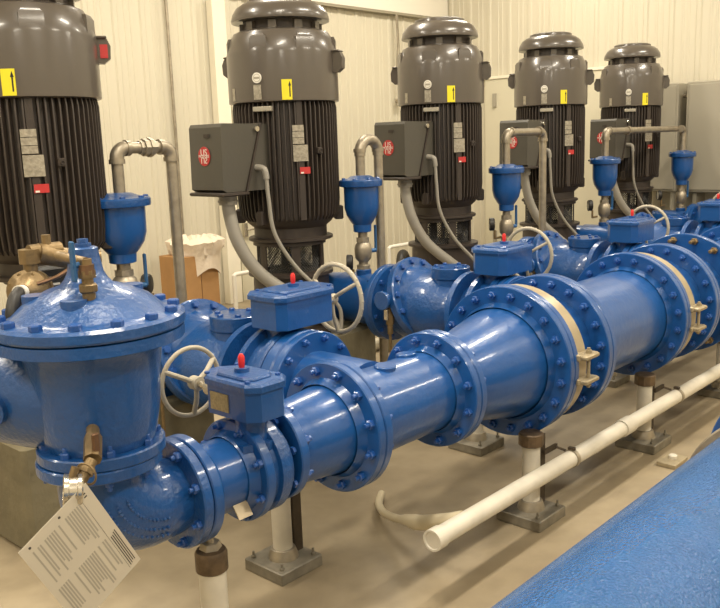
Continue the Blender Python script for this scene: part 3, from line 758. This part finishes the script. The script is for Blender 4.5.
# ------------------------------------------------------------------ control valve at the left
IN = V((-.45, .89, 0)).normalized()
t = thing('control_valve', 'big blue domed diaphragm valve with ring of bolts at the left', 'valve', (1.17, HY, -.015))
b = MB()
b.lathe([(.13, .885), (.150, .92), (.160, .96), (.170, 1.02), (.175, 1.10), (.185, 1.17), (.20, 1.19), (.252, 1.205), (.252, 1.235), (.20, 1.24)], seg=64)
b.lathe([(.150, .0), (.165, .10), (.162, .20), (.150, .32), (.14, .42)], (0, .0, 1.05), IN, 48)
b.build('valve_body', CAST, t)
b = MB(); b.disc((0, 0, .880), Z, .175, .034, 48); b.build('outlet_flange', CAST, t)
b = MB(); b.disc(V((0, 0, 1.05)) + IN * .42, IN, .171, .034, 48); b.build('inlet_flange', CAST, t)
b = MB(); b.lathe([(.252, 1.24), (.256, 1.246), (.256, 1.268), (.246, 1.276), (.215, 1.278), (.20, 1.285), (.165, 1.318), (.11, 1.345), (.07, 1.358), (.058, 1.372), (.048, 1.39), (.040, 1.435), (.038, 1.455), (.030, 1.459)], seg=72); b.build('cover', CAST, t)
b = MB(); b.cyl((0, 0, 1.459), (0, 0, 1.480), .015, 6); b.lathe([(.022, 1.457), (.022, 1.468)], seg=20); b.build('stem_cap', CAST, t)
for a in (-2.35, -.0, 1.1, 2.6):
    b = MB(); d = V((math.cos(a), math.sin(a), 0)); b.cyl(d * .135 + V((0, 0, 1.29)), d * .135 + V((0, 0, 1.338)), .034, 24); b.build('cover_boss', CAST, t)
bolts(t, (0, 0, 1.277), Z, .228, 14, .017, .016, stud=0)
bolts(t, (0, 0, .914), Z, .152, 8, .014, .016)
b = MB(); b.cyl((-.16, .15, 1.04), (-.255, .105, 1.04), .042, 24); b.cyl((-.25, .107, 1.04), (-.275, .098, 1.04), .014, 6); b.build('side_plug', CAST, t)
# inlet pipe behind
t = spool('pipe_spool', 'blue inlet pipe behind the domed control valve at the left edge', 0, .5, .12, .12, .171, .171, 0, 0); t.location = V((1.17, HY, 1.035)) + IN * .456; t.rotation_euler = (0, 0, math.atan2(IN.y, IN.x))

# brass pilot assembly
t = thing('pilot_valve', 'brass pilot valve and tubing behind the blue dome at the far left', 'valve', (1.195, 2.30, -.01))
def L(*p): return V(p) - V((1.15, 2.30, 0))
b = MB()
ax = V((-.72, -.65, .12)).normalized(); c = L(1.065, 2.30, 1.322)
b.lathe([(.030, -.06), (.040, -.035), (.060, -.03), (.060, -.014), (.052, -.012), (.052, .0), (.060, .002), (.060, .016), (.040, .026), (.022, .05)], c, ax, 28)
b.cyl(c + V((.01, .0, .04)), L(1.075, 2.30, 1.425), .020, 14); b.cyl(L(1.075, 2.30, 1.40), L(1.075, 2.30, 1.44), .030, 8)
b.build('pilot_body', BRASS, t)
bolts(t, c + ax * .016, ax, .050, 8, .006, .006, m=BRASS, stud=0)
b = MB(); b.cyl(L(1.075, 2.30, 1.43), L(1.17, 2.30, 1.43), .022, 12); b.cyl(L(1.10, 2.30, 1.425), L(1.19, 2.30, 1.40), .030, 14)
b.cyl(L(1.13, 2.30, 1.44), L(1.13, 2.30, 1.475), .013, 10); b.cyl(L(1.16, 2.30, 1.40), L(1.265, 2.24, 1.40), .018, 12)
b.build('pilot_tubing', BRASS, t)
b = MB(); b.tube([L(1.07, 2.26, 1.345), L(1.12, 2.24, 1.36), L(1.17, 2.23, 1.385), L(1.22, 2.22, 1.41)], .006, 8, smooth=6); b.build('copper_line', BRONZE, t)
b = MB(); b.cyl(c + ax * .045, c + ax * .075, .020, 14); b.build('white_plug', WHITE, t)
b = MB(); b.tube([c + ax * .07, c + ax * .11 + V((0, 0, -.02)), c + ax * .14 + V((0, 0, -.07)), c + ax * .15 + V((0, .02, -.16))], .018, 12, smooth=5); b.build('hose', BLACKR, t)
b = MB(); b.box(L(1.165, 2.36, 1.335), (.10, .05, .085), b=.01); b.build('black_module', BLACKR, t)
b = MB(); b.box(L(1.162, 2.334, 1.345), (.035, .003, .006)); b.box(L(1.162, 2.334, 1.325), (.028, .003, .006)); b.build('module_marking', WHITE, t)
t = thing('ball_valve', 'small brass ball valve with dark lever, standing on the blue dome', 'valve', (1.115, 1.985, -.015))
b = MB(); b.cyl((0, 0, 1.318), (0, 0, 1.36), .017, 14); b.lathe([(.02, 1.352), (.024, 1.356), (.024, 1.372), (.02, 1.376)], seg=8); b.lathe([(.022, 1.39), (.022, 1.41)], seg=6); b.cyl((0, 0, 1.36), (0, 0, 1.44), .015, 14); b.cyl((0, 0, 1.43), (-.01, .12, 1.44), .014, 12); b.build('valve_body', BRASS, t)
b = MB(); b.cyl((0, 0, 1.40), (0, 0, 1.425), .020, 14); b.build('bronze_nut', BRONZE, t)
b = MB(); b.box((-.03, .01, 1.435), (.008, .022, .105), b=.003); b.cyl((-.035, .01, 1.425), (0, .01, 1.425), .008, 8); b.build('lever', LEVER, t)

# brass fitting, chrome gauge and document card below the valve
t = thing('ball_valve', 'brass test valve slanting out below the left control valve', 'valve', (1.045, 1.90, 0))
b = MB(); b.cyl((.03, .06, .985), (-.01, -.01, .955), .017, 14); b.cyl((.012, .03, .972), (-.028, -.03, .938), .023, 8); b.cyl((-.03, -.03, .938), (-.085, -.05, .89), .015, 12); b.cyl((-.045, -.035, .926), (-.058, -.04, .914), .021, 8); b.build('valve_body', BRASS, t)
b = MB(); b.box((-.015, -.03, .975), (.02, .012, .06), b=.004); b.build('lever', BRONZE, t)
t = thing('pressure_gauge', 'small chrome gauge hanging at the top corner of the paper card', 'gauge', (.945, 1.845, .900))
ax = V((-.85, .45, .12)).normalized()
b = MB(); b.lathe([(.036, -.022), (.040, -.018), (.040, -.010), (.036, -.008), (.036, .010), (.040, .012), (.041, .022), (.034, .024), (.034, .018), (0, .018)], (0, 0, -.012), ax, 36); b.build('gauge_case', STEEL, t)
b = MB(); b.cyl((0, 0, .02), (.012, .0, .045), .010, 10); b.torus((.035, -.006, .02), (1, .4, .1), .028, .003, 24, 6); b.build('hanging_wire', BRASS, t)
# card: corners top, right, left; letter sized
T0 = V((.960, 1.81, .912)); Rr = V((1.090, 1.81, .660)); Ll = V((.785, 1.825, .795))
t = thing('instruction_card', 'cream printed paper card hanging below the control valve, lower left', 'card', T0)
e1 = (Rr - T0); e2 = (Ll - T0); u1 = e1.normalized(); u2 = e2.normalized(); W_, H_ = e1.length, e2.length; nn = u1.cross(u2).normalized()
if nn.y > 0: nn = -nn
def cardpt(a, c_, d=0): return u1 * (a * W_) + u2 * (c_ * H_) + nn * d
def cardbox(a0_, a1_, c0, c1, d0, d1): 
    b_ = MB(); vs = [cardpt(a, c_, d) for a in (a0_, a1_) for c_ in (c0, c1) for d in (d0, d1)]
    b_.add(vs, [(0, 1, 3, 2), (4, 6, 7, 5), (0, 4, 5, 1), (2, 3, 7, 6), (0, 2, 6, 4), (1, 5, 7, 3)]); return b_
b = MB(); nA = 10; vs = []; fs = []
for d in (0, .0012):
    for i in range(nA + 1):
        for j in range(nA + 1): vs.append(cardpt(i / nA, j / nA, d + .000 * math.sin(i)))
for i in range(nA):
    for j in range(nA):
        q = i * (nA + 1) + j; s_ = (nA + 1) ** 2
        fs += [(q, q + 1, q + nA + 2, q + nA + 1), (q + s_, q + s_ + nA + 1, q + s_ + nA + 2, q + s_ + 1)]
for i in range(nA):
    s_ = (nA + 1) ** 2; N = nA + 1
    fs += [(i, i + 1, i + 1 + s_, i + s_), (nA * N + i, nA * N + i + s_, nA * N + i + 1 + s_, nA * N + i + 1), (i * N, i * N + s_, (i + 1) * N + s_, (i + 1) * N), (i * N + nA, (i + 1) * N + nA, (i + 1) * N + nA + s_, i * N + nA + s_)]
b.add(vs, fs); b.build('sheet', PAPER, t, smooth=False)
pr = MB(); dk = MB(); rnd = random.Random(3)
def line(bb, a0_, a1_, c_, w): q = cardbox(a0_, a1_, c_ - w, c_ + w, .0013, .0017); bb.add(q.v, q.f)
for c_ in [.20 + .034 * k for k in range(22)]:
    for (s0, s1) in ((.10, .50), (.55, .95)):
        if rnd.random() < .86 and c_ < .94:
            line(pr, s0, s1 - rnd.random() * .12, c_, .0095)
for c_ in [.05, .075, .10, .125]: line(dk, .55 + rnd.random() * .03, .97 - rnd.random() * .04, c_, .0055)
line(dk, .12, .97, .155, .0018)
for a_ in (.06, .09): line(dk, a_, a_ + .012, .09, .02)
pr.build('printed_text', INK, t, smooth=False); dk.build('printed_heading', DINK, t, smooth=False)
hb = MB()
for c_ in (.45, .88): q = MB(); q.disc(cardpt(.05, c_, .0012), nn, .0035, .0006, 12, b=.0001); hb.add(q.v, q.f)
hb.build('punch_hole', DINK, t)

# ------------------------------------------------------------------ pipe supports
def pad(t, s=.225):
    b = MB(); b.box((0, 0, .025), (s, s, .05), b=.004); b.build('base_plate', PADM, t)
    for sx in (-1, 1):
        for sy in (-1, 1):
            o = bpy.data.objects.new('anchor_bolt', bolt_mesh(.010, .012, PADM, .016)); COL.objects.link(o); o.parent = t; o.location = (sx * s * .38, sy * s * .38, .05)
    b = MB(); b.lathe([(.062, .05), (.060, .062), (.050, .09), (.046, .092)], seg=24); b.build('base_collar', GALV, t)
def stanchion(x, y, top, label, strut=True, r=.040, cap=True):
    t = thing('pipe_support', label, 'support', (x, y, 0), group=None); pad(t)
    b = MB(); b.cyl((0, 0, .06), (0, 0, top - .05), r, 24); b.build('post', PVC, t)
    if cap:
        b = MB(); b.lathe([(.048, top - .06), (.056, top - .055), (.056, top - .005), (.050, top), (.03, top + .002)], seg=10); b.build('cap_nut', RUST, t)
    if strut:
        b = MB(); b.box((.075, .02, (.05 + top - .03) / 2), (.028, .045, top - .08)); b.box((.075, -.008, (.05 + top - .03) / 2), (.045, .012, top - .08)); b.build('channel_strut', STRUT, t)
    return t
st = stanchion(3.127, 1.89, .405, 'white pipe support with rusty cap under the biggest reducer flange')
st2 = stanchion(4.293, 1.89, .405, 'white pipe support under the widest barrel, second along the floor pipe')
st3 = stanchion(5.46, 1.89, .405, 'dark-based pipe support at the right edge of the picture')
stA = stanchion(2.115, 2.43, .50, 'white post on a grey square plate at lower centre-left', cap=False)
stB = stanchion(3.72, 2.60, .42, 'white post on square plate half hidden behind the largest flange', strut=False, cap=False)
stC = stanchion(5.30, 2.60, .42, 'pipe support on square plate seen under the widest barrel', strut=False, cap=False)
stD = stanchion(6.95, 2.60, .42, 'farthest pipe support post beyond the right edge', strut=False, cap=False)
# nearest support, seen from its rusty nut down
t = thing('pipe_support', 'nearest white post with rusty nut and steel stud at the bottom left', 'support', (1.47, 2.03, 0)); pad(t)
b = MB(); b.cyl((0, 0, .06), (0, 0, .41), .043, 28); b.build('post', PVC, t)
b = MB(); b.lathe([(.045, .395), (.051, .40), (.051, .455), (.046, .465), (.03, .47)], seg=28); b.build('cap_nut', RUST, t)
b = MB(); b.cyl((0, 0, .46), (0, 0, .54), .013, 14); b.lathe([(.036, .47), (.030, .49)], seg=6); b.build('stud', GALV, t)

# white floor pipe
t = thing('floor_pipe', 'long white plastic pipe running along the supports to the right', 'pipe', (2.27, 1.785, .255))
b = MB(); b.lathe([(.037, .012), (.037, 5.5)], (0, 0, 0), X, 28); b.build('barrel', PVC, t)
b = MB(); b.lathe([(.030, .006), (.034, .0), (.041, .0), (.042, .006), (.042, .05), (.037, .052)], (0, 0, 0), X, 28); b.disc((.004, 0, 0), X, .031, .004, 24, b=.001); b.build('end_cap', PVC, t)
for xx in (1.52, 3.25):
    b = MB(); b.lathe([(.037, 0), (.043, .002), (.043, .10), (.037, .102)], (xx, 0, 0), X, 28); b.build('socket_joint', PVC, t)
cl = ['steel strap holding the white floor pipe at its nearest support', 'steel strap holding the white floor pipe at its second support', 'steel strap on the white floor pipe at the right edge']
for k, xx in enumerate((3.30, 4.47, 5.62)):
    t = thing('pipe_strap', cl[k], 'clamp', (xx, 1.785, .255), group='steel straps on the white floor pipe')
    b = MB(); b.lathe([(.0375, -.012), (.041, -.012), (.041, .012), (.0375, .012)], (0, 0, 0), X, 28, closed=True); b.build('strap', GALV, t)
    b = MB(); b.box((-.06, .075, .045), (.11, .012, .022)); b.cyl((-.02, .075, .045), (0, .03, .03), .006, 8); b.box((0, -.0, .046), (.02, .03, .012)); b.build('strap_arm', STRUT, t)
b = MB(); b.tube([(2.50, 1.81, .250), (2.485, 1.88, .225), (2.51, 2.03, .165), (2.55, 2.14, .13), (2.60, 2.24, .09), (2.66, 2.36, .06), (2.74, 2.46, .045), (2.86, 2.55, .03)], lambda q: .032 if q < .34 else .032 - .014 * min(1, (q - .34) / .15), 14, smooth=6)
tag(b.build('drain_hose', mat('clear_vinyl', (.62, .54, .38), .3)), 'thin pale hose curling away from the capped end of the floor pipe', 'hose')
# plate lying on the floor
t = thing('anchor_plate', 'small tan plate with a bolt on the floor by the foreground pipe', 'plate', (4.13, 1.66, 0))
b = MB(); b.box((0, 0, .012), (.16, .10, .024), b=.003); b.build('plate', LUGM, t)
b = MB(); b.lathe([(.022, .024), (.022, .04), (.016, .045)], (.01, 0, 0), Z, 12); b.build('bolt', PVC, t)
# short things on floor behind
b = MB(); b.cyl((0, 0, .05), (5.6, 0, .05), .05, 20); o = b.build('drain_pipe', DULLPVC, None, (3.9, 4.52, 0)); tag(o, 'cream drain pipe along the floor behind the pump pedestals', 'pipe')

# ------------------------------------------------------------------ foreground pipe
t = thing('foreground_pipe', 'broad blue rough-coated pipe across the bottom right corner', 'pipe', (0.6, .615, .68))
b = MB(); b.lathe([(.255, -1.2), (.255, 3.0)], (0, 0, 0), X, 96); b.build('barrel', ROUGHBLUE, t)
b = MB(); b.disc((3.0, 0, 0), X, .30, .04, 72); b.lathe([(.275, 0), (.275, .20)], (3.04, 0, 0), X, 48); b.build('flange', CAST, t)
b = MB(); b.disc((1.68, 0, 0), X, .274, .035, 72); b.build('weld_ring', GALV, t)
for xx in (-.6, 1.3):
    b = MB(); b.box((xx, 0, -.55), (.12, .3, .26)); b.box((xx, 0, -.36), (.12, .40, .12)); b.build('saddle', CONC, t)
b = MB(); b.disc((1.98, 0, 0), X, .315, .04, 72); b.build('end_flange', BLUE, t)

# ------------------------------------------------------------------ background items
t = thing('electrical_cabinet', 'narrow grey cabinet on the end wall with red light and white notice', 'cabinet', (XE - .25, 4.06, 0))
b = MB(); b.box((.0, 0, 1.60), (.30, .44, 1.18), b=.01); b.build('cabinet_body', CAB, t)
b = MB(); b.box((-.155, .0, 1.60), (.014, .40, 1.12), b=.004); dr = b.build('door', CAB, t)
b = MB(); b.disc((-.165, .02, 1.87), -X, .026, .02, 20); b.build('indicator_light', REDP, t)
b = MB(); b.box((-.166, .06, 1.79), (.006, .10, .17)); b.build('notice', WHITE, t); b = MB(); b.box((-.167, .06, 1.66), (.006, .09, .05)); b.build('yellow_label', YELLOWM, t)
for sy in (-.18, .18): b = MB(); b.box((0, sy, .5), (.25, .04, 1.02)); b.build('leg', CAB, t)
t = thing('electrical_cabinet', 'wide plain grey cabinet at the right edge behind the farthest urn valve', 'cabinet', (XE - .25, 3.03, 0))
b = MB(); b.box((.0, 0, 1.60), (.34, 1.42, 1.18), b=.01); b.build('cabinet_body', CAB, t)
b = MB(); b.box((-.175, 0, 1.60), (.014, 1.36, 1.12), b=.004); b.build('door', CAB, t)
for sy in (-.6, .6): b = MB(); b.box((0, sy, .5), (.25, .04, 1.02)); b.build('leg', CAB, t)
t = thing('cable_conduit', 'grey elbowed conduit between the two grey cabinets', 'conduit', (XE - .25, 3.79, 2.05))
b = MB(); b.cyl((0, -.07, 0), (0, .07, 0), .02, 12); b.cyl((0, 0, 0), (0, 0, .1), .02, 12); b.ball((0, 0, 0), .03); b.build('pipe', GALV, t)

t = thing('cardboard_box', 'tall brown cardboard box standing by the back wall', 'box', (4.84, 6.70, 0))
b = MB(); b.box((0, 0, .34), (.42, .36, .68), b=.004); b.build('carton', CARDB, t)
b = MB(); b.box((0, -.1815, .34), (.004, .003, .68)); b.build('seam', BRONZE, t)
bg = MB(); rnd = random.Random(5); vs = []; fs = []; nu = 40; rings = [(.225, .56), (.228, .68), (.235, .745), (.26, .80), (.27, .86), (.20, .90), (.10, .84), (.0, .82)]
for (rr, z) in rings:
    for k in range(nu):
        a = 2 * PI * k / nu; j = 1 + .10 * rnd.uniform(-1, 1) * (1 if z > .7 else .03)
        sx = min(1.0, 1 / max(abs(math.cos(a)), abs(math.sin(a)) * 1.0)); e = 1.12
        vs.append((rr * math.cos(a) * sx * e * j, rr * .9 * math.sin(a) * sx * e * j, z + (.02 * rnd.uniform(-1, 1) if z > .7 else .05 * math.sin(3 * a))))
for i in range(len(rings) - 1):
    for k in range(nu): fs.append((i * nu + k, i * nu + (k + 1) % nu, (i + 1) * nu + (k + 1) % nu, (i + 1) * nu + k))
bg.add(vs, fs); o = bg.build('plastic_bag', BAG, None, (4.93, 6.70, -.06)); o.scale = (.9, 1, 1); tag(o, 'crumpled translucent bag draped over the cardboard box', 'bag')

for k, (x, lab) in enumerate(((5.18, 'cream pipe rail bent over near the floor, right of the cardboard box'), (7.50, 'cream pipe rail near the floor left of the middle pump'))):
    b = MB(); b.tube([(0, 0, 0), (0, 0, .42), (.0, 0, .44), (.02, 0, .455), (.5, 0, .455), (.52, 0, .44), (.52, 0, 0)], .022, 14); o = b.build('pipe_rail', WHITE, None, (x, 6.45, 0)); tag(o, lab, 'rail')
b = MB(); b.torus((0, 0, .25), (.5, -1, .1), .17, .05, 32, 12); b.torus((.08, .02, .2), (.5, -1, .3), .12, .045, 32, 12); o = b.build('hose_coil', BLACKR, None, (7.35, 6.10, 0)); tag(o, 'black coiled hose on the floor left of the middle pump', 'hose')
# wall conduits
b = MB(); b.tube([(0, 0, .3), (0, 0, ZC)], .016, 12); o = b.build('wall_conduit', GALV, None, (5.17, YW - .06, 0)); tag(o, 'thin galvanised conduit running up the ribbed wall left of the white post', 'conduit')
t = thing('hanging_cable', 'grey cord with a connector hanging down the back wall left of the middle motor', 'cable', (8.62, YW - .09, 0))
b = MB(); b.tube([(0, 0, 3.24), (.01, -.01, 2.9), (0, 0, 2.6), (.03, -.01, 2.35), (.02, 0, 2.2)], .010, 8, smooth=6); b.tube([(.03, 0, 3.24), (.04, -.01, 2.8), (.01, 0, 2.5), (.04, 0, 2.2)], .007, 8, smooth=6); b.build('cord', GALV, t)
b = MB(); b.box((.03, 0, 2.17), (.12, .06, .05), b=.008); b.box((.05, 0, 2.21), (.03, .05, .05), b=.006); b.build('connector', GALV, t)

# ------------------------------------------------------------------ lamps
HOUS = mat('white_lamp_housing', (.8, .8, .76), .5)
TUBE = bpy.data.materials.new('fluorescent_tube'); TUBE.use_nodes = True
bs = TUBE.node_tree.nodes['Principled BSDF']; bs.inputs['Emission Color'].default_value = (1, .86, .62, 1); bs.inputs['Emission Strength'].default_value = 6
def lamp(x, y, lab):
    t = thing('ceiling_light', lab, 'light', (x, y, 4.55), group='fluorescent ceiling lights')
    b = MB(); b.prism([(-.65, -.16), (.65, -.16), (.65, .16), (-.65, .16)], .02, .10); b.build('housing', HOUS, t)
    b = MB()
    for yy in (-.08, .0, .08): b.cyl((-.6, yy, -.002), (.6, yy, -.002), .015, 10)
    b.build('tube', TUBE, t)
    ld = bpy.data.lights.new('light_output', 'AREA'); ld.shape = 'RECTANGLE'; ld.size = 1.25; ld.size_y = .3; ld.energy = LAMP_W; ld.color = (1, .91, .76)
    lo = bpy.data.objects.new('light_output', ld); COL.objects.link(lo); lo.parent = t; lo.location = (0, 0, -.03)
    b = MB()
    for xx in (-.5, .5): b.cyl((xx, 0, .1), (xx, 0, .45), .006, 8)
    b.build('hanger', GALV, t)
LAMP_W = 96
for i, x in enumerate((-1.6, 1.6, 4.8, 8.0)):
    for j, y in enumerate((-1.6, 1.8, 5.2)):
        lamp(x, y, 'fluorescent ceiling light out of view, %s row, %s' % (('right', 'centre', 'left')[j], ('behind the camera', 'over the control valve', 'over the middle motors', 'over the far end')[i]))

w = bpy.data.worlds.new('room_air'); sc.world = w; w.use_nodes = True
w.node_tree.nodes['Background'].inputs['Color'].default_value = (.9, .84, .7, 1); w.node_tree.nodes['Background'].inputs['Strength'].default_value = .2

# ------------------------------------------------------------------ camera
cd = bpy.data.cameras.new('camera'); cam = bpy.data.objects.new('camera', cd); COL.objects.link(cam); sc.camera = cam
R3 = Matrix(((.67397354, -.16277097, .72060064), (-.73795672, -.1029896, .66694304), (-.03434459, -.98127405, -.1895302)))   # columns: image right, image down, forward
right, down, fwd = R3.col[0], R3.col[1], R3.col[2]
M4 = Matrix((right, -down, -fwd)).transposed().to_4x4(); M4.translation = V((0, 0, 1.7))
cam.matrix_world = M4
cd.sensor_fit = 'HORIZONTAL'; cd.sensor_width = 36; cd.lens = 850 / 720 * 36; cd.clip_start = .05
sc.view_settings.view_transform = 'Standard'; sc.view_settings.look = 'None'; sc.view_settings.gamma = 1; sc.view_settings.use_curve_mapping = False
sc.view_settings.exposure = 0.0
